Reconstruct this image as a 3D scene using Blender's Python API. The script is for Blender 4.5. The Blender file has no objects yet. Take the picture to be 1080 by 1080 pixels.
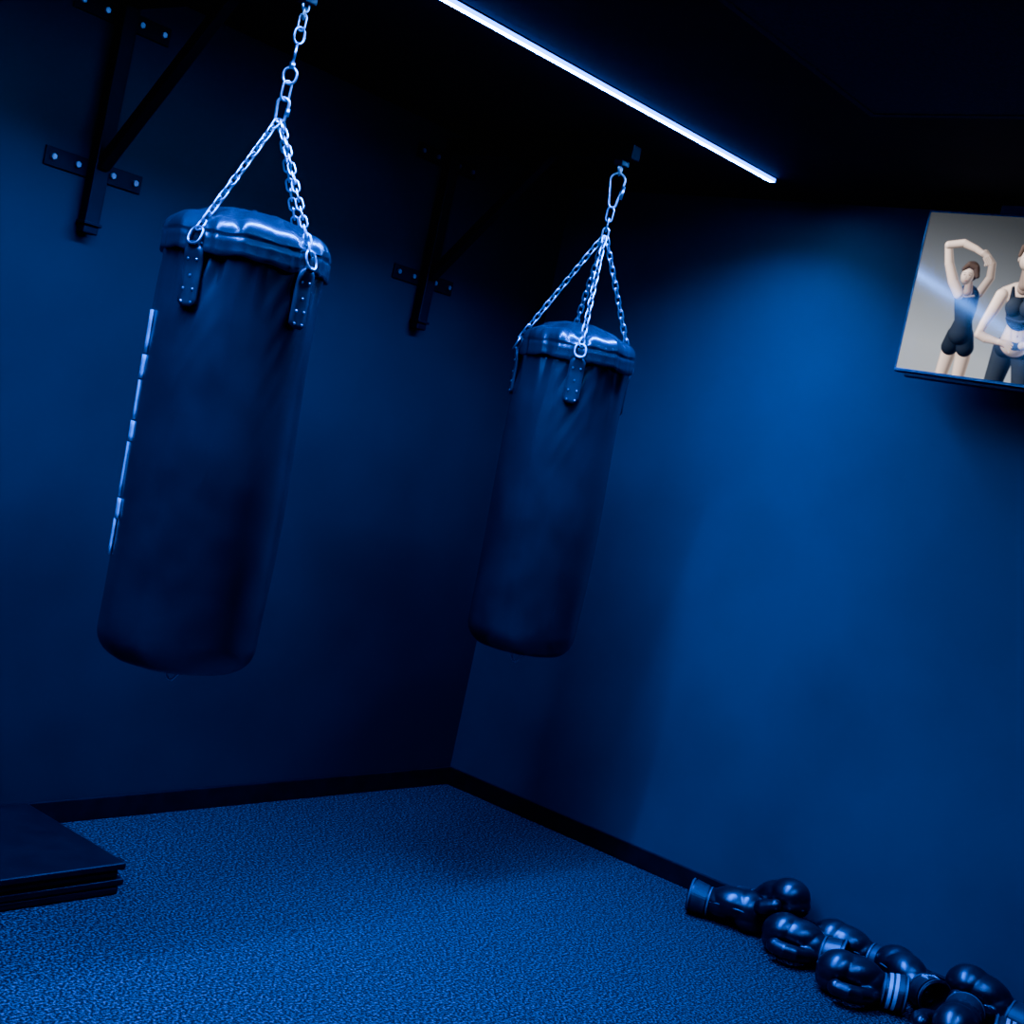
import bpy, bmesh, math, random
import numpy as np
from mathutils import Vector, Matrix, Euler
random.seed(4)
S=bpy.context.scene
COL=S.collection
try: S.view_settings.look='AgX - Punchy'
except Exception as ex: print('look',ex)

# ------------------------------------------------------------ room dimensions (metres)
XR=4.495     # right wall plane
YB=3.63      # back wall plane
XL=-2.6; YF=-2.6
H=2.58

# ------------------------------------------------------------ helpers
def empty(name,loc=(0,0,0),rot=(0,0,0)):
    o=bpy.data.objects.new(name,None); o.location=loc; o.rotation_euler=rot
    o.empty_display_size=0.1; COL.objects.link(o); return o
def mobj(name,verts,faces,mat=None,parent=None,smooth=False,loc=None,rot=None):
    me=bpy.data.meshes.new(name); me.from_pydata([tuple(v) for v in verts],[],faces); me.update()
    bm=bmesh.new(); bm.from_mesh(me); bmesh.ops.recalc_face_normals(bm,faces=bm.faces); bm.to_mesh(me); bm.free()
    if smooth:
        for p in me.polygons: p.use_smooth=True
    o=bpy.data.objects.new(name,me); COL.objects.link(o)
    if mat: me.materials.append(mat)
    if parent: o.parent=parent
    if loc: o.location=loc
    if rot: o.rotation_euler=rot
    return o
def bmobj(name,bm,mat=None,parent=None,smooth=False,loc=None,rot=None):
    me=bpy.data.meshes.new(name); bmesh.ops.recalc_face_normals(bm,faces=bm.faces); bm.to_mesh(me); bm.free()
    if smooth:
        for p in me.polygons: p.use_smooth=True
    o=bpy.data.objects.new(name,me); COL.objects.link(o)
    if mat: me.materials.append(mat)
    if parent: o.parent=parent
    if loc: o.location=loc
    if rot: o.rotation_euler=rot
    return o
def bevel(o,w,s=2):
    m=o.modifiers.new('bevel','BEVEL'); m.width=w; m.segments=s; m.limit_method='ANGLE'; return o
def add_box(bm,x0,x1,y0,y1,z0,z1,M=None):
    vs=[]
    for x in (x0,x1):
        for y in (y0,y1):
            for z in (z0,z1):
                v=Vector((x,y,z)); vs.append(bm.verts.new(M@v if M else v))
    for f in ((0,1,3,2),(4,6,7,5),(0,4,5,1),(2,3,7,6),(0,2,6,4),(1,5,7,3)): bm.faces.new([vs[i] for i in f])
def box(name,x0,x1,y0,y1,z0,z1,mat,parent=None,bw=0):
    bm=bmesh.new(); add_box(bm,x0,x1,y0,y1,z0,z1)
    o=bmobj(name,bm,mat,parent)
    if bw: bevel(o,bw)
    return o
def add_beam(bm,p0,p1,w,h,upv=Vector((1,0,0))):
    p0=Vector(p0);p1=Vector(p1);d=(p1-p0);L=d.length;d.normalize()
    a=upv.normalized(); b=d.cross(a).normalized()
    M=Matrix.Identity(4)
    for i in range(3):
        M[i][0]=a[i];M[i][1]=b[i];M[i][2]=d[i];M[i][3]=p0[i]
    add_box(bm,-w/2,w/2,-h/2,h/2,0,L,M)
def add_tube(bm,pts,r,n=8,closed=False):
    N=len(pts);pts=[Vector(p) for p in pts];rings=[]
    prev=None
    for i,p in enumerate(pts):
        if closed: t=pts[(i+1)%N]-pts[i-1]
        else: t=pts[min(i+1,N-1)]-pts[max(i-1,0)]
        t.normalize()
        if prev is None:
            a=t.orthogonal().normalized()
        else:
            a=(prev-t*prev.dot(t)).normalized()
        prev=a;b=t.cross(a)
        rings.append([bm.verts.new(p+(a*math.cos(k*2*math.pi/n)+b*math.sin(k*2*math.pi/n))*(r if not callable(r) else r(i/(N-1)))) for k in range(n)])
    for i in range(N if closed else N-1):
        A=rings[i];B=rings[(i+1)%N]
        for k in range(n): bm.faces.new((A[k],A[(k+1)%n],B[(k+1)%n],B[k]))
    if not closed:
        bm.faces.new(rings[0]); bm.faces.new(rings[-1][::-1])
def stadium(c,d,s,L,W,n=8,taper=1.0):
    c=Vector(c);d=Vector(d).normalized();s=Vector(s).normalized();R=W/2;h=L/2-R;pts=[]
    for k in range(n+1):
        a=math.pi*k/n; pts.append(c+d*(h+R*math.sin(a))+s*(R*math.cos(a)))
    for k in range(n+1):
        a=math.pi+math.pi*k/n; pts.append(c+d*(-h+R*taper*math.sin(a))+s*(R*taper*math.cos(a)))
    return pts
def add_chain(bm,A,B,pitch=0.026,W=0.0175,r=0.0026):
    A=Vector(A);B=Vector(B);d=B-A;n=max(2,round(d.length/pitch));p=d.length/n;d.normalize()
    s=d.cross(Vector((0,0,1)));s=(s if s.length>0.1 else Vector((1,0,0))).normalized();t=d.cross(s)
    ph=random.uniform(0,0.7)
    for i in range(n):
        a=ph+(math.pi/2 if i%2 else 0)+random.uniform(-.12,.12)
        add_tube(bm,stadium(A+d*(p*(i+.5)),d,s*math.cos(a)+t*math.sin(a),p+2*r*1.7,W,6),r,7,True)

# ------------------------------------------------------------ materials
def mat(name,col,rough=.5,metal=0,spec=.5,em=None,ems=0):
    m=bpy.data.materials.new(name);m.use_nodes=True;b=m.node_tree.nodes['Principled BSDF']
    b.inputs['Base Color'].default_value=(*col,1);b.inputs['Roughness'].default_value=rough
    b.inputs['Metallic'].default_value=metal;b.inputs['Specular IOR Level'].default_value=spec
    if em: b.inputs['Emission Color'].default_value=(*em,1);b.inputs['Emission Strength'].default_value=ems
    return m
def noisy(m,scale,c1,c2,bump=.2,dist=.002,lo=.35,hi=.65,detail=4,bscale=None):
    nt=m.node_tree;b=nt.nodes['Principled BSDF']
    tc=nt.nodes.new('ShaderNodeTexCoord');n=nt.nodes.new('ShaderNodeTexNoise');n.inputs['Scale'].default_value=scale;n.inputs['Detail'].default_value=detail
    nt.links.new(tc.outputs['Object'],n.inputs['Vector'])
    r=nt.nodes.new('ShaderNodeValToRGB');r.color_ramp.elements[0].position=lo;r.color_ramp.elements[1].position=hi
    r.color_ramp.elements[0].color=(*c1,1);r.color_ramp.elements[1].color=(*c2,1)
    nt.links.new(n.outputs['Fac'],r.inputs['Fac']);nt.links.new(r.outputs['Color'],b.inputs['Base Color'])
    if bump:
        src=n
        if bscale:
            src=nt.nodes.new('ShaderNodeTexNoise');src.inputs['Scale'].default_value=bscale;src.inputs['Detail'].default_value=3
            nt.links.new(tc.outputs['Object'],src.inputs['Vector'])
        bp=nt.nodes.new('ShaderNodeBump');bp.inputs['Strength'].default_value=bump;bp.inputs['Distance'].default_value=dist
        nt.links.new(src.outputs['Fac'],bp.inputs['Height']);nt.links.new(bp.outputs['Normal'],b.inputs['Normal'])
    return m
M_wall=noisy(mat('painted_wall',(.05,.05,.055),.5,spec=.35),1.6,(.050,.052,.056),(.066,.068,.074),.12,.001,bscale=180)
M_wallb=noisy(mat('painted_wall_shaded',(.02,.02,.022),.5,spec=.3),1.6,(.020,.021,.022),(.028,.029,.031),.12,.001,bscale=180)  # same wall paint, darkened so the colour carries the dimmer light
M_ceil=noisy(mat('ceiling_black',(.01,.01,.011),.8,spec=.2),6,(.012,.012,.013),(.017,.017,.018),.1,.001)
M_panel=noisy(mat('ceiling_tile',(.02,.02,.02),.8,spec=.2),120,(.05,.05,.05),(.07,.07,.069),.3,.001)
M_floor=noisy(mat('rubber_floor',(.1,.1,.1),.75,spec=.2),130,(.001,.001,.0012),(.15,.155,.165),.3,.003,.47,.68,7)
M_base=noisy(mat('baseboard_black',(.008,.008,.01),.5,spec=.3),20,(.004,.004,.005),(.008,.008,.009),.05,.001)
M_bag=noisy(mat('bag_leather',(.03,.03,.034),.27,spec=.9),7,(.013,.014,.016),(.021,.022,.025),.12,.0015,bscale=260)
M_tab=noisy(mat('tab_leather',(.02,.02,.022),.35,spec=.6),30,(.02,.02,.022),(.034,.034,.036),.2,.001)
M_steel=noisy(mat('zinc_steel',(.7,.7,.7),.3,1),60,(.55,.57,.6),(.8,.81,.83),.1,.0005)
M_bracket=noisy(mat('bracket_steel',(.01,.01,.012),.55,spec=.25),20,(.003,.003,.004),(.006,.006,.007),.1,.001)
M_white=noisy(mat('white_print',(.6,.6,.6),.5),30,(.5,.5,.52),(.7,.7,.72),0)
M_glove=noisy(mat('glove_leather',(.014,.014,.016),.29,spec=.8),25,(.004,.004,.005),(.009,.009,.010),.2,.001,bscale=150)
M_glove2=noisy(mat('glove_cuff',(.02,.02,.022),.4,spec=.6),25,(.008,.008,.010),(.015,.015,.017),.2,.001,bscale=90)
M_trim=noisy(mat('glove_trim',(.1,.1,.11),.4),25,(.08,.08,.085),(.12,.12,.13),0)
M_mat=noisy(mat('exercise_mat_foam',(.008,.008,.01),.45,spec=.4),14,(.003,.003,.004),(.006,.006,.007),.2,.001,bscale=90)
M_bezel=noisy(mat('tv_bezel',(.25,.26,.28),.3,.6),30,(.2,.21,.23),(.3,.31,.33),0)
M_tvback=noisy(mat('tv_back',(.01,.01,.012),.5),30,(.004,.004,.005),(.008,.008,.009),0)
LEDC=(.003,.118,1.0)
M_led=mat('led_diffuser',(.2,.4,.8),.5,em=(.07,.30,1.0),ems=280)
M_ledside=mat('led_diffuser_edge',(.1,.2,.5),.5,em=LEDC,ems=24)

# ------------------------------------------------------------ room shell
T=.12
box('floor',XL-T,XR+T,YF-T,YB+T,-.1,0,M_floor)
box('ceiling',XL-T,XR+T,YF-T,YB+T,H,H+.1,M_ceil)
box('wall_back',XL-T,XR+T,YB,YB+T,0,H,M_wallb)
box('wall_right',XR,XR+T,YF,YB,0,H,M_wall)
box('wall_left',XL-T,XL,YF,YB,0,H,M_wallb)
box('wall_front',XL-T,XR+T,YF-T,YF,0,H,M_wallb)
box('baseboard_back',XL,XR,YB-.014,YB,0,.075,M_base,bw=.003)
box('baseboard_right',XR-.014,XR,YF,YB-.014,0,.075,M_base,bw=.003)
box('baseboard_left',XL,XL+.014,YF,YB-.014,0,.075,M_base,bw=.003)
box('baseboard_front',XL+.014,XR-.014,YF,YF+.014,0,.075,M_base,bw=.003)

cp=empty('ceiling_panel',(2.92,1.45,H))
box('tile',-.5,.5,-.33,.33,-.006,0,M_panel,cp)
bm=bmesh.new()
for (a,b,c,d) in ((-.52,.52,-.35,-.33),(-.52,.52,.33,.35),(-.52,-.5,-.33,.33),(.5,.52,-.33,.33)): add_box(bm,a,b,c,d,-.009,0)
bmobj('frame',bm,M_panel,cp)

# ------------------------------------------------------------ LED strips
def led(x,y,ang,Ls,P,spread):
    e=empty('led_strip_light',(x,y,H),(0,0,ang))
    box('diffuser',0.004,Ls-.004,-.0082,.0082,-.016,-.012,M_led,e)
    bm=bmesh.new(); add_box(bm,0.002,Ls-.002,-.0112,-.0084,-.015,-.004); add_box(bm,0.002,Ls-.002,.0084,.0112,-.015,-.004)
    bmobj('diffuser_edges',bm,M_ledside,e)
    bm=bmesh.new(); add_box(bm,0,Ls,-.0135,.0135,-.004,0); add_box(bm,-.003,0.002,-.0135,.0135,-.015,0);add_box(bm,Ls-.002,Ls+.003,-.0135,.0135,-.015,0)
    bmobj('housing',bm,M_tvback,e)
    L=bpy.data.lights.new('led_emitter','AREA');L.shape='RECTANGLE';L.size=Ls-.01;L.size_y=.015
    L.energy=P;L.color=LEDC;L.spread=math.radians(spread)
    o=bpy.data.objects.new('led_emitter',L);COL.objects.link(o);o.parent=e;o.location=(Ls/2,0,-.018)
d=Vector((2.54-4.176,2.574-2.506,0))
led(4.176,2.500,math.atan2(d.y,d.x),4.3,620,134)
led(3.9,.9,math.pi,3.2,120,138)  # unseen second strip, added to brighten the bag fronts and right wall

# ------------------------------------------------------------ bag brackets
def bracket(x):
    e=empty('punching_bag_bracket',(x,YB,0))
    bm=bmesh.new()
    add_box(bm,-.025,.025,-.045,-.006,1.83,2.55)
    add_box(bm,-.025,.025,-.86,-.045,2.50,2.55)
    add_beam(bm,(0,-.04,2.03),(0,-.50,2.515),.035,.035)
    o=bmobj('frame',bm,M_bracket,e); bevel(o,.004)
    bm=bmesh.new()
    add_box(bm,-.165,.165,-.0065,0,1.99,2.045); add_box(bm,-.165,.165,-.0065,0,2.44,2.495)
    add_beam(bm,(0,-.006,1.86),(0,-.052,1.86),.06,.01)
    bevel(bmobj('mount_plate',bm,M_bracket,e),.002)
    bm=bmesh.new()
    for z in (2.018,2.468):
        for bx in (-.14,-.06,.06,.14):
            bmesh.ops.create_cone(bm,cap_ends=True,segments=6,radius1=.009,radius2=.009,depth=.009,matrix=Matrix.Translation((bx,-.0105,z))@Matrix.Rotation(math.pi/2,4,'X'))
    bmobj('bolts',bm,M_steel,e)
    bm=bmesh.new(); add_box(bm,-.02,.02,-.825,-.785,2.478,2.5)
    bevel(bmobj('swivel_block',bm,mat('block',(.05,.05,.055),.4,.5),e),.004)
    bm=bmesh.new(); add_tube(bm,stadium((0,-.805,2.472),(0,0,1),(1,0,0),.026,.02,8),.0035,8,True)
    bmobj('eye_bolt',bm,M_steel,e)
    return e
bracket(2.28); bracket(3.727)

# ------------------------------------------------------------ punching bags
VR=Vector((.624,-.781,0)); VF=Vector((.781,.624,0))
def bag(x,y,R,ztop,zbot,tabdeg,apex,style,lean,hang,print_ang=None,dome=.035):
    e=empty('punching_bag',(x,y,0))
    seg=144
    LM=Matrix.Translation((0,0,zbot))@Matrix.Rotation(math.radians(-lean),4,VF)@Matrix.Translation((0,0,-zbot))
    ztp=2.468
    HM=Matrix.Translation((0,0,ztp))@Matrix.Rotation(math.radians(hang),4,VF)@Matrix.Translation((0,0,-ztp))
    tabs=[math.radians(k) for k in tabdeg]
    rnd=random.Random(int(x*100)); ph=[rnd.uniform(0,6.28) for _ in range(8)]
    def tabw(a,w=.16):
        return sum(math.exp(-((math.atan2(math.sin(a-t),math.cos(a-t)))/w)**2) for t in tabs)
    prof=[]
    rb=.075
    prof.append((0.0005,zbot+0.0));prof.append((R*.35,zbot+.002));prof.append((R-rb,zbot+.006))
    for k in range(1,9):
        a=k/8*math.pi/2; prof.append((R-rb+rb*math.sin(a),zbot+.006+rb-rb*math.cos(a)))
    n=70; z0=zbot+.006+rb; z1=ztop-.05
    for k in range(1,n+1): prof.append((R,z0+(z1-z0)*k/n))
    verts=[];faces=[]
    for i,(r,z) in enumerate(prof):
        for k in range(seg):
            a=2*math.pi*k/seg
            dt=max(0,(ztop-.1-z)); f=math.exp(-dt/.09)
            db=max(0,z-zbot); fb=math.exp(-db/.12)
            w=.0035*math.sin(9*a+ph[0]+dt*9)+.0028*math.sin(17*a+ph[1]-dt*14)+.0022*math.sin(29*a+ph[2])
            w2=.003*math.sin(5*a+ph[3])+.002*math.sin(11*a+ph[4]+z*8)
            bulge=.0035*math.sin(z*7+ph[5]+1.2*math.sin(a+ph[6]))+.002*math.sin(2*a+ph[7]+z*3)
            sag=.005*math.exp(-((z-(zbot+.33))/.3)**2)
            cr=.0035*tabw(a,.30)*math.exp(-max(0,dt-.02)/.13)*math.sin(26*a+60*dt)
            rr=r*(1+ (w*f+w2*fb+bulge+sag+cr)/R) - .004*tabw(a)*f*(1 if r>R*.8 else 0)
            verts.append(LM@Vector((rr*math.cos(a),rr*math.sin(a),z)))
    for i in range(len(prof)-1):
        for k in range(seg):
            k2=(k+1)%seg; faces.append((i*seg+k,i*seg+k2,(i+1)*seg+k2,(i+1)*seg+k))
    faces.append(tuple(range(seg))[::-1])
    mobj('shell',verts,faces,M_bag,e,True)
    cp=[(R+.000,ztop-.093),(R+.006,ztop-.095),(R+.0095,ztop-.090),(R+.008,ztop-.078),(R+.008,ztop-.06),(R+.0085,ztop-.048),(R+.0045,ztop-.043),(R+.0085,ztop-.038)]
    for k in range(0,10):
        a=k/9*math.pi/2; cp.append((R-.045+.053*math.cos(a),ztop-.034+.045*math.sin(a)))
    cp+= [(R*.6,ztop+.011+dome*.5),(R*.3,ztop+.011+dome*.9),(0.0005,ztop+.011+dome)]
    verts=[];faces=[]
    for i,(r,z) in enumerate(cp):
        for k in range(seg):
            a=2*math.pi*k/seg; edge=1 if i<3 else .4
            w=.0022*math.sin(13*a+ph[1])+.0018*math.sin(23*a+ph[2])+.0015*math.sin(37*a+z*40)
            dz=.004*edge*math.sin(6*a+ph[0])+.0025*edge*math.sin(15*a+ph[4])
            if i>=8: dz+=.003*math.sin(11*a+ph[3])
            rr=r*(1+w/R)+ (0.0 if i<1 else .001) - (.006*tabw(a) if 9<=i<=16 else 0)
            verts.append(LM@Vector((rr*math.cos(a),rr*math.sin(a),z+dz-(.008*tabw(a) if 9<=i<=16 else 0))))
    for i in range(len(cp)-1):
        for k in range(seg):
            k2=(k+1)%seg; faces.append((i*seg+k,i*seg+k2,(i+1)*seg+k2,(i+1)*seg+k))
    mobj('cap',verts,faces,M_bag,e,True)
    tb=bmesh.new(); st=bmesh.new(); ch=bmesh.new(); hw_=bmesh.new()
    zr=ztop-.055
    ap=HM@Vector((0,0,apex))
    for t in tabs:
        rad=Vector((math.cos(t),math.sin(t),0)); tan=Vector((-math.sin(t),math.cos(t),0)); up=Vector((0,0,1))
        zt=ztop-.08; zb=ztop-.232; W=.026
        rows=14; grid=[]
        for i in range(rows+1):
            u=i/rows; z=zt+(zb-zt)*u
            hw=W*(1-.45*max(0,1-u/.12)**2) * (1-.5*max(0,(u-.93)/.07)**2)
            ro=R+.0145-.006*min(1,max(0,(u-.12)/.15))
            row=[]
            for side in (0,1):
                for j in range(5):
                    s=(j/4*2-1)*hw; rr=ro+(0.0045 if side else -.004)
                    row.append(tb.verts.new(rad*(math.sqrt(max(rr*rr-s*s,0)))+tan*s+up*z))
            grid.append(row)
        for i in range(rows):
            A=grid[i];B=grid[i+1]
            for j in range(4):
                tb.faces.new((A[5+j],A[6+j],B[6+j],B[5+j])); tb.faces.new((A[j],B[j],B[j+1],A[j+1]))
            tb.faces.new((A[0],A[5],B[5],B[0])); tb.faces.new((A[4],B[4],B[9],A[9]))
        for row in (grid[0],grid[-1]): 
            tb.faces.new((row[0],row[1],row[2],row[3],row[4],row[9],row[8],row[7],row[6],row[5]))
        add_tube(tb,[rad*(R+.0185)+up*(zt+.001)+tan*q for q in (-.012,-.006,0,.006,.012)],.0075,8)
        for zz,ss in ((.035,-.013),(.035,.013),(.075,0),(.108,-.014),(.108,.014),(.14,-.014),(.14,.014)):
            u=zz/.152; ro=R+.0145-.006*min(1,max(0,(u-.12)/.15))+.0045
            p=rad*(math.sqrt(ro*ro-ss*ss))+tan*ss+up*(zt-zz)
            bmesh.ops.create_uvsphere(st,u_segments=10,v_segments=6,radius=.0036,matrix=Matrix.Translation(p))
        pr=rad*(R+.0205)+up*(zr-.006)
        lean_=(up*.9-rad*.35).normalized()
        add_tube(st,stadium(pr+lean_*.004,lean_,tan,.048,.036,8),.0032,8,True)
        add_chain(ch,LM@(pr+lean_*.022),ap+rad*.006)
    for b_ in (tb,st): b_.transform(LM)
    bmobj('tabs',tb,M_tab,e,True); 
    bmobj('rivets_and_rings',st,M_steel,e,True)
    up=Vector((0,0,1)); X=VR; Yv=VF
    if style==1:
        add_tube(hw_,stadium((0,0,apex+.026),up,X,.068,.03,10,.8),.0042,8,True)
        add_tube(hw_,[X*.015+up*(apex+.015),X*.0155+up*(apex+.035)],.0062,8)
        add_tube(hw_,stadium((0,0,apex+.078),up,(X+Yv*.6),.05,.022,8),.0032,8,True)
        add_tube(hw_,stadium((0,0,apex+.118),up,X,.042,.034,10),.004,8,True)
        add_tube(hw_,[up*(apex+.137),up*(apex+.152)],.008,10)
        add_tube(hw_,[up*(apex+.152),up*(apex+.205)],.0042,8)
        add_tube(hw_,stadium((0,0,apex+.222),up,(X*.7+Yv*.7),.042,.03,8),.0038,8,True)
        add_tube(hw_,stadium((0,0,apex+.256),up,X,.044,.018,8),.003,8,True)
        add_tube(hw_,stadium((0,0,apex+.279),up,Yv,.03,.018,8),.003,8,True)
    else:
        add_tube(hw_,stadium((0,0,apex+.012),up,X,.04,.02,8),.0035,8,True)
        add_tube(hw_,stadium((0,0,apex+.043),up,Yv,.045,.02,8),.0035,8,True)
        add_tube(hw_,stadium((0,0,apex+.078),up,X,.05,.022,8),.0035,8,True)
        c0=apex+.155
        add_tube(hw_,stadium((0,0,c0),up,X,.13,.05,12,.5),.0048,8,True)
        add_tube(hw_,[X*.022+up*(c0-.02),X*.025+up*(c0+.025)],.0075,8)
        add_tube(hw_,stadium((0,0,apex+.229),up,Yv,.034,.02,8),.0035,8,True)
    hw_.transform(HM)
    bmobj('chains',ch,M_steel,e,True); bmobj('hanging_hook',hw_,M_steel,e,True)
    bm=bmesh.new()
    add_tube(bm,[X*-.026+up*(zbot+.006),X*-.010+up*(zbot-.036),X*.0+up*(zbot-.040),X*.02+up*(zbot-.014),X*.028+up*(zbot+.006)],.003,8)
    bmobj('bottom_ring',bm,M_white,e,True)
    if print_ang is not None:
        bm=bmesh.new()
        z=ztop-.25
        for L,a0,a1,sk in ((.11,3,11,1),(.06,0,12,0),(.10,4,9,1),(.05,0,12,1),(.14,1,7,0),(.05,2,12,1),(.09,0,8,0)):
            nA=5
            rr=R+.0095
            g=[]
            for i in range(5):
                zz=z-L*i/4; row=[]
                for j in range(nA):
                    a=math.radians(print_ang+a0+(a1-a0)*j/(nA-1)+sk*1.5*(i/4))
                    row.append(bm.verts.new(LM@Vector((rr*math.cos(a),rr*math.sin(a),zz))))
                g.append(row)
            for i in range(4):
                for j in range(nA-1): bm.faces.new((g[i][j],g[i][j+1],g[i+1][j+1],g[i+1][j]))
            z-=L+.005
        o=bmobj('side_print',bm,M_white,e,True)
        sm=o.modifiers.new('t','SOLIDIFY');sm.thickness=.004;sm.offset=-1
    return e
A1=-128.8
bag(2.28,2.825,.204,1.885,.735,(A1-35,A1+45,A1+138,A1+225),2.175,1,1.25,1.8,print_ang=A1-84)
A2=-142.8
bag(3.727,2.825,.188,1.885,.79,(A2+3,A2+112,A2+190,A2-84),2.235,2,.8,1.0)

# ------------------------------------------------------------ exercise mats
ms=empty('exercise_mat_stack',(1.86,3.325,0))
for i,(dx,dy,rz) in enumerate(((.0,.0,0),(.012,-.004,.006),(-.008,.006,-.008),(.004,-.012,.012))):
    bm=bmesh.new(); add_box(bm,-.57,.57,-.262,.262,0,.022)
    o=bmobj('mat_%d'%(i+1),bm,M_mat,ms); o.location=(dx,dy-.008,.001+i*.0245); o.rotation_euler=(0,0,rz*.8); bevel(o,.006,3)

# ------------------------------------------------------------ boxing gloves
CZ=.056
def build_glove_mesh():
    bm=bmesh.new()
    def ell(c,r,rot=0):
        bmesh.ops.create_uvsphere(bm,u_segments=32,v_segments=20,radius=1,matrix=Matrix.Translation(c)@Matrix.Rotation(rot,4,'Y')@Matrix.Diagonal((*r,1)))
    ell((.078,-.008,.083),(.070,.066,.058),.30)
    ell((.035,-.008,.086),(.092,.064,.052),.05)
    ell((.085,-.008,.048),(.058,.060,.042))
    ell((-.015,-.004,.070),(.070,.054,.050))
    ell((-.055,0,.062),(.050,.046,.044))
    add_tube(bm,[(-.040,.030,.052),(-.015,.060,.050),(.015,.086,.052),(.045,.094,.054),(.075,.086,.056)],lambda t:.020+.007*math.sin(t*2.6),18)
    ell((.080,.083,.056),(.026,.024,.025))
    ell((-.040,.030,.052),(.022,.020,.022))
    me=bpy.data.meshes.new('g'); bm.to_mesh(me); bm.free()
    o=bpy.data.objects.new('tmp_g',me); COL.objects.link(o)
    r=o.modifiers.new('r','REMESH'); r.mode='VOXEL'; r.voxel_size=.0034
    s=o.modifiers.new('s','SMOOTH'); s.iterations=3; s.factor=.5
    dg=bpy.context.evaluated_depsgraph_get(); m2=bpy.data.meshes.new_from_object(o.evaluated_get(dg))
    bpy.data.objects.remove(o)
    for p in m2.polygons: p.use_smooth=True
    m2.materials.clear(); m2.materials.append(M_glove)
    zmin=min(v.co.z for v in m2.vertices)
    for v in m2.vertices: v.co.z-=zmin
    m2.name='glove_mitt'; return m2
GM=build_glove_mesh()
def glove(x,y,yaw,pitch=0,roll=0,z=0.0,stripes=0,flip=False,label=False):
    e=empty('boxing_glove',(x,y,z),(math.radians(roll),math.radians(pitch),math.radians(yaw)))
    e.scale=(1.04,-1.04 if flip else 1.04,1.04)
    o=bpy.data.objects.new('mitt',GM); COL.objects.link(o); o.parent=e
    def ring(x,ry,rz,n=40): return [(x,ry*math.cos(2*math.pi*k/n),CZ+(ry-.049)*.6+rz*math.sin(2*math.pi*k/n)) for k in range(n)]
    secs=[(-.045,.036,.034),(-.052,.048,.045),(-.056,.050,.047),(-.075,.0505,.0475),(-.100,.053,.050),(-.122,.057,.053),(-.128,.056,.052),(-.125,.049,.046),(-.095,.042,.038),(-.075,.036,.032)]
    V=[];F=[];n=40
    for s in secs: V+=ring(*s)
    for i in range(len(secs)-1):
        for k in range(n): F.append((i*n+k,i*n+(k+1)%n,(i+1)*n+(k+1)%n,(i+1)*n+k))
    F.append(tuple(range((len(secs)-1)*n,len(secs)*n)))
    mobj('cuff',V,F,M_glove2,e,True)
    def band(name,xa,xb,off,m):
        V=[];F=[];rings=[(xa,0),(xa,off),(xb,off),(xb,0)]
        for (xx,of) in rings:
            u=max(0,(-xx-.056)/.066); q=.0500+.0070*u**1.4
            V.extend([(xx,(q+of)*math.cos(2*math.pi*k/n),CZ+(q-.049)*.6+(q-.003+of)*math.sin(2*math.pi*k/n)) for k in range(n)])
        for i in range(3):
            for k in range(n): F.append((i*n+k,i*n+(k+1)%n,(i+1)*n+(k+1)%n,(i+1)*n+k))
        return mobj(name,V,F,m,e,False)
    band('strap',-.112,-.066,.003,M_tab)
    band('trim',-.060,-.055,.0025,M_trim); band('cuff_binding',-.124,-.119,.0020,M_trim)
    if stripes:
        band('stripe_1',-.080,-.070,.0045,M_white); band('stripe_2',-.097,-.087,.0045,M_white)
        if stripes>1: band('stripe_3',-.112,-.104,.0045,M_white)
    bm=bmesh.new()
    add_tube(bm,[(-.05,-.048,.070),(0,-.063,.078),(.05,-.0735,.080),(.10,-.067,.074),(.140,-.037,.068)],.0022,6)
    bmobj('seam_piping',bm,M_trim,e)
    if label:
        bm=bmesh.new()
        for i in range(4):
            add_box(bm,-.106,-.072,-.024+i*.013,-.017+i*.013,CZ+.046,CZ+.0535)
        bmobj('cuff_mark',bm,M_white,e)
    return e
glove(4.30,2.13,-70,z=.001)
glove(4.385,1.99,-100,pitch=-24,z=.052,flip=True)
glove(4.26,1.80,104,z=.001)
glove(4.405,1.69,94,z=.001,flip=True)
glove(4.15,1.54,115,z=.001,stripes=1)
glove(4.36,1.47,58,z=.001,label=True,flip=True)
glove(4.16,1.24,190,z=.001,flip=True)
glove(4.395,1.235,95,pitch=-10,z=.022)
glove(4.385,.985,85,pitch=-28,z=.06,stripes=2,flip=True)
glove(4.24,1.02,285,z=.001,stripes=1)

# ------------------------------------------------------------ television
TX=4.30; TY=1.955; TZ=2.524; TW=.93; TH=.524
tv=empty('television',(TX,TY,TZ))
box('casing',.002,.034,-TW-.008,.008,-TH-.012,.008,M_tvback,tv,.004)
box('rear_housing',.034,.07,-TW+.15,-.15,-TH+.03,-.12,M_tvback,tv,.01)
bm=bmesh.new()
add_box(bm,-.005,.004,-TW-.006,.006,0,.006); add_box(bm,-.005,.004,-TW-.006,.006,-TH-.010,-TH)
add_box(bm,-.005,.004,0,.006,-TH,0); add_box(bm,-.005,.004,-TW-.006,-TW,-TH,0)
bevel(bmobj('bezel',bm,M_bezel,tv),.002)
box('bottom_lip',0,.028,-TW+.03,-.03,-TH-.026,-TH-.012,M_tvback,tv,.004)
bm=bmesh.new()
add_box(bm,.07,XR-TX-.02,-.55,-.35,-.36,-.16); add_box(bm,XR-TX-.02,XR-TX,-.62,-.28,-.42,-.1)
bmobj('wall_mount',bm,M_bracket,tv)
bm=bmesh.new(); add_box(bm,.07,.16,-.30,-.20,.022,.056)
bevel(bmobj('top_mount_plate',bm,mat('grey_plastic',(.1,.1,.11),.5),tv),.004)  # small mount plate between the television and the ceiling
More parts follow.
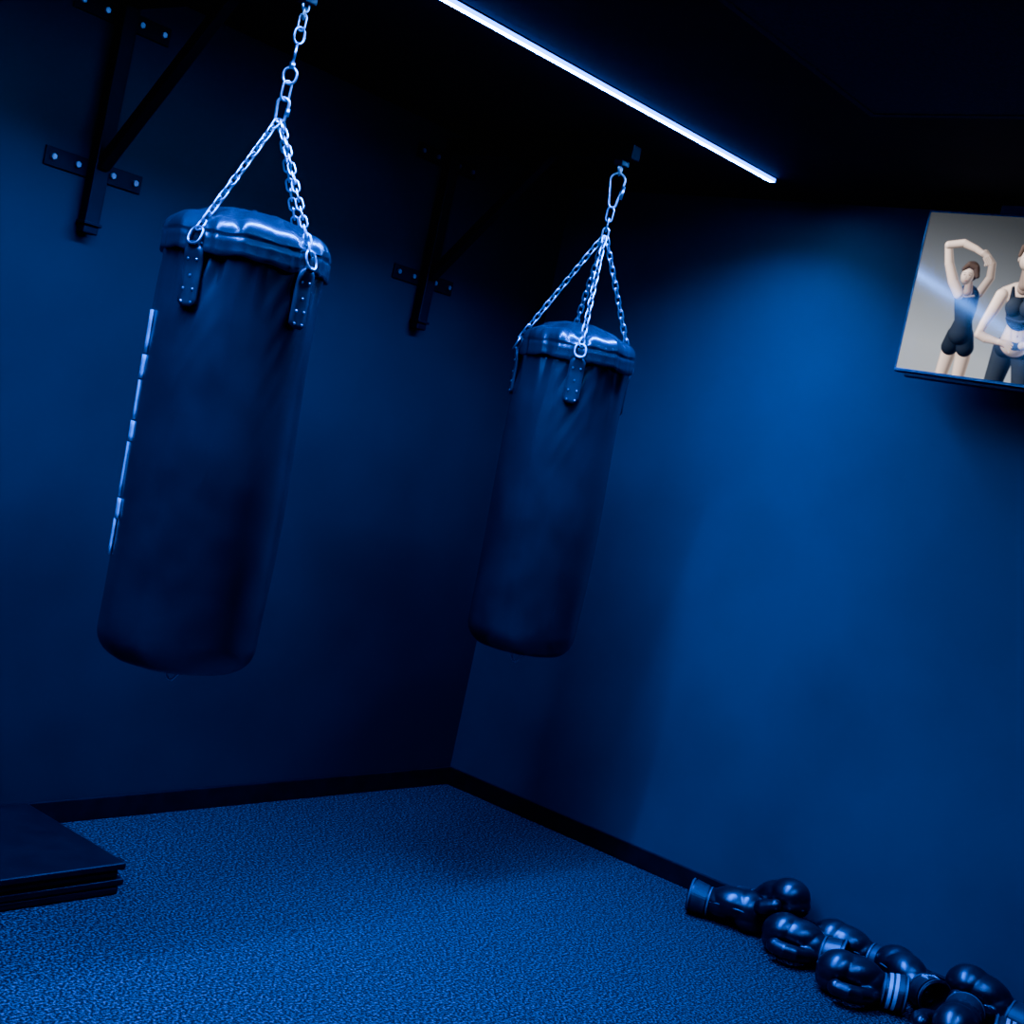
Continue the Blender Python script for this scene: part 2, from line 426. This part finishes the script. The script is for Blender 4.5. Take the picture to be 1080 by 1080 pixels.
# --- the picture shown on the screen, computed as per-vertex colour on a fine grid
NX,NY=466,263
sg=np.linspace(0,TW,NX);tg=np.linspace(0,TH,NY)
SS,TT=np.meshgrid(sg,tg)
IMG=np.zeros((NY,NX,3))
v=np.clip((TT*.9-SS*.28)/.42+.10+.08*np.sin(SS*5),0,1)
bgv=.028+.27*v**1.5
for c,k in enumerate((.93,1.0,1.09)): IMG[:,:,c]=bgv*k
def comp(dist,nx,ny,col,amb,gain,soft,rimw):
    a=np.clip(.5-dist/soft,0,1)[...,None]
    nz=np.sqrt(np.clip(1-nx*nx-ny*ny,0,1))
    lam=np.clip(nx*-.62+ny*-.38+nz*.62,0,None)
    rim=np.clip(nx*.8-nz*.55,0,None)*rimw
    sh=(amb+gain*lam**1.3+rim)[...,None]
    out=np.array(col)*sh
    out=out+np.clip(lam-.86,0,1)[...,None]*gain*1.5*np.array(col).max()
    IMG[:]=IMG*(1-a)+out*a
def cap(ch,col,amb=.16,gain=1.25,soft=.0030,rimw=.5):
    best=np.full(SS.shape,9.);bx=np.zeros(SS.shape);by=np.zeros(SS.shape)
    for (ax,ay,aw),(cx_,cy_,cw) in zip(ch[:-1],ch[1:]):
        dx=cx_-ax;dy=cy_-ay;L2=dx*dx+dy*dy+1e-12
        h=np.clip(((SS-ax)*dx+(TT-ay)*dy)/L2,0,1);w=aw+(cw-aw)*h
        px=SS-(ax+h*dx);py=TT-(ay+h*dy);dd=np.hypot(px,py)-w
        m=dd<best;best=np.where(m,dd,best);bx=np.where(m,px/w,bx);by=np.where(m,py/w,by)
    q=np.maximum(np.hypot(bx,by),1e-6);f=np.minimum(q,1)/q
    comp(best,bx*f,by*f,col,amb,gain,soft,rimw)
def ell(c,rx,ry,col,amb=.16,gain=1.25,soft=.003,rimw=.4,rot=0):
    x=SS-c[0];y=TT-c[1];xr=(x*math.cos(rot)+y*math.sin(rot))/rx;yr=(-x*math.sin(rot)+y*math.cos(rot))/ry
    q=np.hypot(xr,yr);d_=(q-1)*min(rx,ry);f=np.minimum(q,1)/np.maximum(q,1e-6)
    comp(d_,xr*f,yr*f,col,amb,gain,soft,rimw)
SK=(.60,.45,.38);SKN=(.36,.25,.21);DK=(.012,.015,.021);HR=(.05,.032,.025);FE=(.03,.015,.015);LP=(.32,.13,.12)
# woman stretching an arm over her head
cap([(.168,.42,.027),(.163,.47,.025),(.156,.53,.021)],SK)
cap([(.212,.42,.028),(.215,.47,.025),(.213,.53,.021)],SK)
cap([(.222,.252,.015),(.246,.20,.014),(.243,.155,.012),(.212,.120,.010)],SK,amb=.10,gain=.8)
cap([(.172,.392,.027),(.165,.432,.030)],DK);cap([(.208,.392,.027),(.215,.432,.030)],DK)
cap([(.184,.268,.041),(.188,.305,.037),(.190,.345,.030),(.190,.385,.041)],DK,gain=2)
cap([(.158,.262,.003),(.180,.268,.003),(.206,.262,.003)],SK,gain=.5)
cap([(.180,.215,.012),(.183,.250,.015)],SKN)
cap([(.156,.262,.017),(.128,.222,.018),(.101,.165,.0155),(.085,.106,.013)],SK,gain=1.9)
cap([(.085,.104,.013),(.135,.095,.0135),(.180,.111,.011),(.210,.127,.009)],SK,gain=2.0)
cap([(.206,.122,.009),(.222,.133,.011)],SK)
for i in range(4): cap([(.224-.004*i,.130+.003*i,.0036),(.236-.005*i,.144+.003*i,.0032),(.238-.006*i,.156+.002*i,.0026)],SK)
ell((.179,.184),.029,.034,HR,gain=2)
ell((.170,.200),.021,.029,SK,gain=1.7,rot=.12)
cap([(.153,.178,.007),(.170,.163,.011),(.193,.171,.011),(.203,.198,.008)],HR,gain=2)
ell((.160,.196),.0036,.0018,FE);ell((.176,.196),.0036,.0018,FE);cap([(.155,.190,.0009),(.164,.1895,.0009)],HR);cap([(.172,.1895,.0009),(.181,.190,.0009)],HR)
cap([(.167,.198,.0012),(.166,.207,.0026)],SK,amb=.1,gain=1.0);ell((.168,.2155),.0058,.0021,LP)
# woman with hands on her hips
cap([(.345,.42,.041),(.338,.47,.036),(.330,.53,.031)],DK,gain=2.2)
cap([(.403,.42,.041),(.412,.47,.036),(.420,.53,.031)],DK,gain=2.2)
cap([(.345,.412,.036),(.402,.412,.036)],DK,gain=1.6)
cap([(.372,.30,.047),(.374,.345,.040),(.373,.392,.050)],SK,gain=1.6)
cap([(.374,.332,.0016),(.3745,.372,.0016)],SKN,soft=.008,gain=.8);ell((.3745,.377),.0024,.0036,FE)
cap([(.350,.352,.0012),(.356,.388,.0012)],SKN,soft=.008,gain=.8);cap([(.398,.352,.0012),(.392,.388,.0012)],SKN,soft=.008,gain=.8)
cap([(.330,.402,.012),(.374,.409,.013),(.420,.402,.012)],DK,gain=2.5)
cap([(.308,.246,.025),(.338,.230,.024),(.366,.226,.026),(.394,.230,.024),(.424,.246,.025)],SK,gain=1.6)
cap([(.366,.25,.052),(.367,.29,.049)],SK,gain=1.3)
cap([(.362,.208,.022),(.362,.222,.024)],SKN)
cap([(.342,.232,.0012),(.358,.238,.0018)],SKN,soft=.006);cap([(.374,.238,.0018),(.392,.232,.0012)],SKN,soft=.006)
cap([(.327,.224,.0055),(.332,.262,.011)],DK,gain=2);cap([(.405,.224,.0055),(.402,.262,.011)],DK,gain=2)
cap([(.368,.298,.048),(.370,.314,.046)],DK,gain=1.5)
ell((.345,.284),.031,.033,DK,gain=3);ell((.392,.284),.031,.033,DK,gain=3)
cap([(.327,.322,.004),(.37,.330,.004),(.415,.322,.004)],DK,amb=.6,gain=3)
cap([(.296,.252,.022),(.279,.302,.020),(.260,.347,.0155),(.251,.383,.014)],SK,gain=2.0)
cap([(.251,.383,.0145),(.275,.393,.0150),(.304,.398,.0115),(.326,.402,.009)],SK,gain=1.7)
cap([(.322,.400,.010),(.342,.404,.013)],SK,gain=1.6)
for i in range(4): cap([(.345,.394+i*.0065,.0036),(.356,.398+i*.0075,.0033),(.366-.002*i,.405+i*.008,.0026)],SK,gain=1.5)
cap([(.436,.252,.022),(.455,.302,.020),(.474,.347,.0155),(.484,.383,.014)],SK,gain=1.2)
cap([(.484,.383,.0145),(.460,.393,.0150),(.431,.398,.0115),(.410,.402,.009)],SK,gain=1.2)
cap([(.414,.400,.010),(.396,.404,.013)],SK,gain=1.2)
ell((.372,.054),.017,.016,HR,gain=2.5);ell((.359,.108),.035,.043,HR,gain=2.5)
cap([(.360,.165,.018),(.361,.212,.020)],SKN,gain=.9)
ell((.354,.128),.028,.041,SK,gain=1.7)
cap([(.325,.120,.006),(.332,.093,.009),(.355,.082,.012),(.380,.092,.010),(.388,.122,.006)],HR,gain=2.5)
for s_ in (.3425,.3665):
    ell((s_,.126),.0050,.0025,FE);cap([(s_-.007,.1185,.0009),(s_,.1165,.0013),(s_+.007,.1185,.0009)],HR)
cap([(.354,.128,.0015),(.353,.140,.0036)],SK,amb=.12,gain=1.1);ell((.354,.1535),.0082,.0029,LP)
ell((.325,.134),.0035,.008,SK)
me=bpy.data.meshes.new('screen')
co_=np.stack([np.full(SS.shape,-.001),-SS,-TT],-1).reshape(-1,3)
idx=np.arange(NX*NY).reshape(NY,NX)
fa=np.stack([idx[:-1,:-1],idx[1:,:-1],idx[1:,1:],idx[:-1,1:]],-1).reshape(-1,4)
me.vertices.add(len(co_));me.vertices.foreach_set('co',co_.ravel())
me.loops.add(fa.size);me.loops.foreach_set('vertex_index',fa.ravel().astype(np.int32))
me.polygons.add(len(fa));me.polygons.foreach_set('loop_start',np.arange(0,fa.size,4,dtype=np.int32))
me.update(calc_edges=True);me.validate()
at=me.color_attributes.new('picture','FLOAT_COLOR','POINT')
at.data.foreach_set('color',np.concatenate([IMG.reshape(-1,3),np.ones((NX*NY,1))],1).ravel())
M_scr=mat('screen_picture',(.004,.004,.005),.09,spec=.8,em=(1,1,1),ems=3.3)
nt=M_scr.node_tree;an=nt.nodes.new('ShaderNodeAttribute');an.attribute_name='picture'
nt.links.new(an.outputs['Color'],nt.nodes['Principled BSDF'].inputs['Emission Color'])
me.materials.append(M_scr)
so=bpy.data.objects.new('screen',me);COL.objects.link(so);so.parent=tv

w=bpy.data.worlds.new('world');S.world=w;w.use_nodes=True
w.node_tree.nodes['Background'].inputs[0].default_value=(.002,.01,.06,1);w.node_tree.nodes['Background'].inputs[1].default_value=.05

# ------------------------------------------------------------ camera
az=math.radians(38.6);pt=math.radians(3.0);ro=math.radians(12.0)
Fh=Vector((math.cos(az),math.sin(az),0));Rw=Vector((math.sin(az),-math.cos(az),0));Z=Vector((0,0,1))
Fw=Fh*math.cos(pt)-Z*math.sin(pt);Uw=Fh*math.sin(pt)+Z*math.cos(pt)
cx=Rw*math.cos(ro)+Uw*math.sin(ro);cy=-Rw*math.sin(ro)+Uw*math.cos(ro);cz=-Fw
Mx=Matrix(((cx.x,cy.x,cz.x,0),(cx.y,cy.y,cz.y,0),(cx.z,cy.z,cz.z,1.5),(0,0,0,1)))
cam=bpy.data.cameras.new('camera');cam.sensor_width=36;cam.lens=36*1437/1080;cam.clip_start=.05
co=bpy.data.objects.new('camera',cam);COL.objects.link(co);co.matrix_world=Mx;S.camera=co
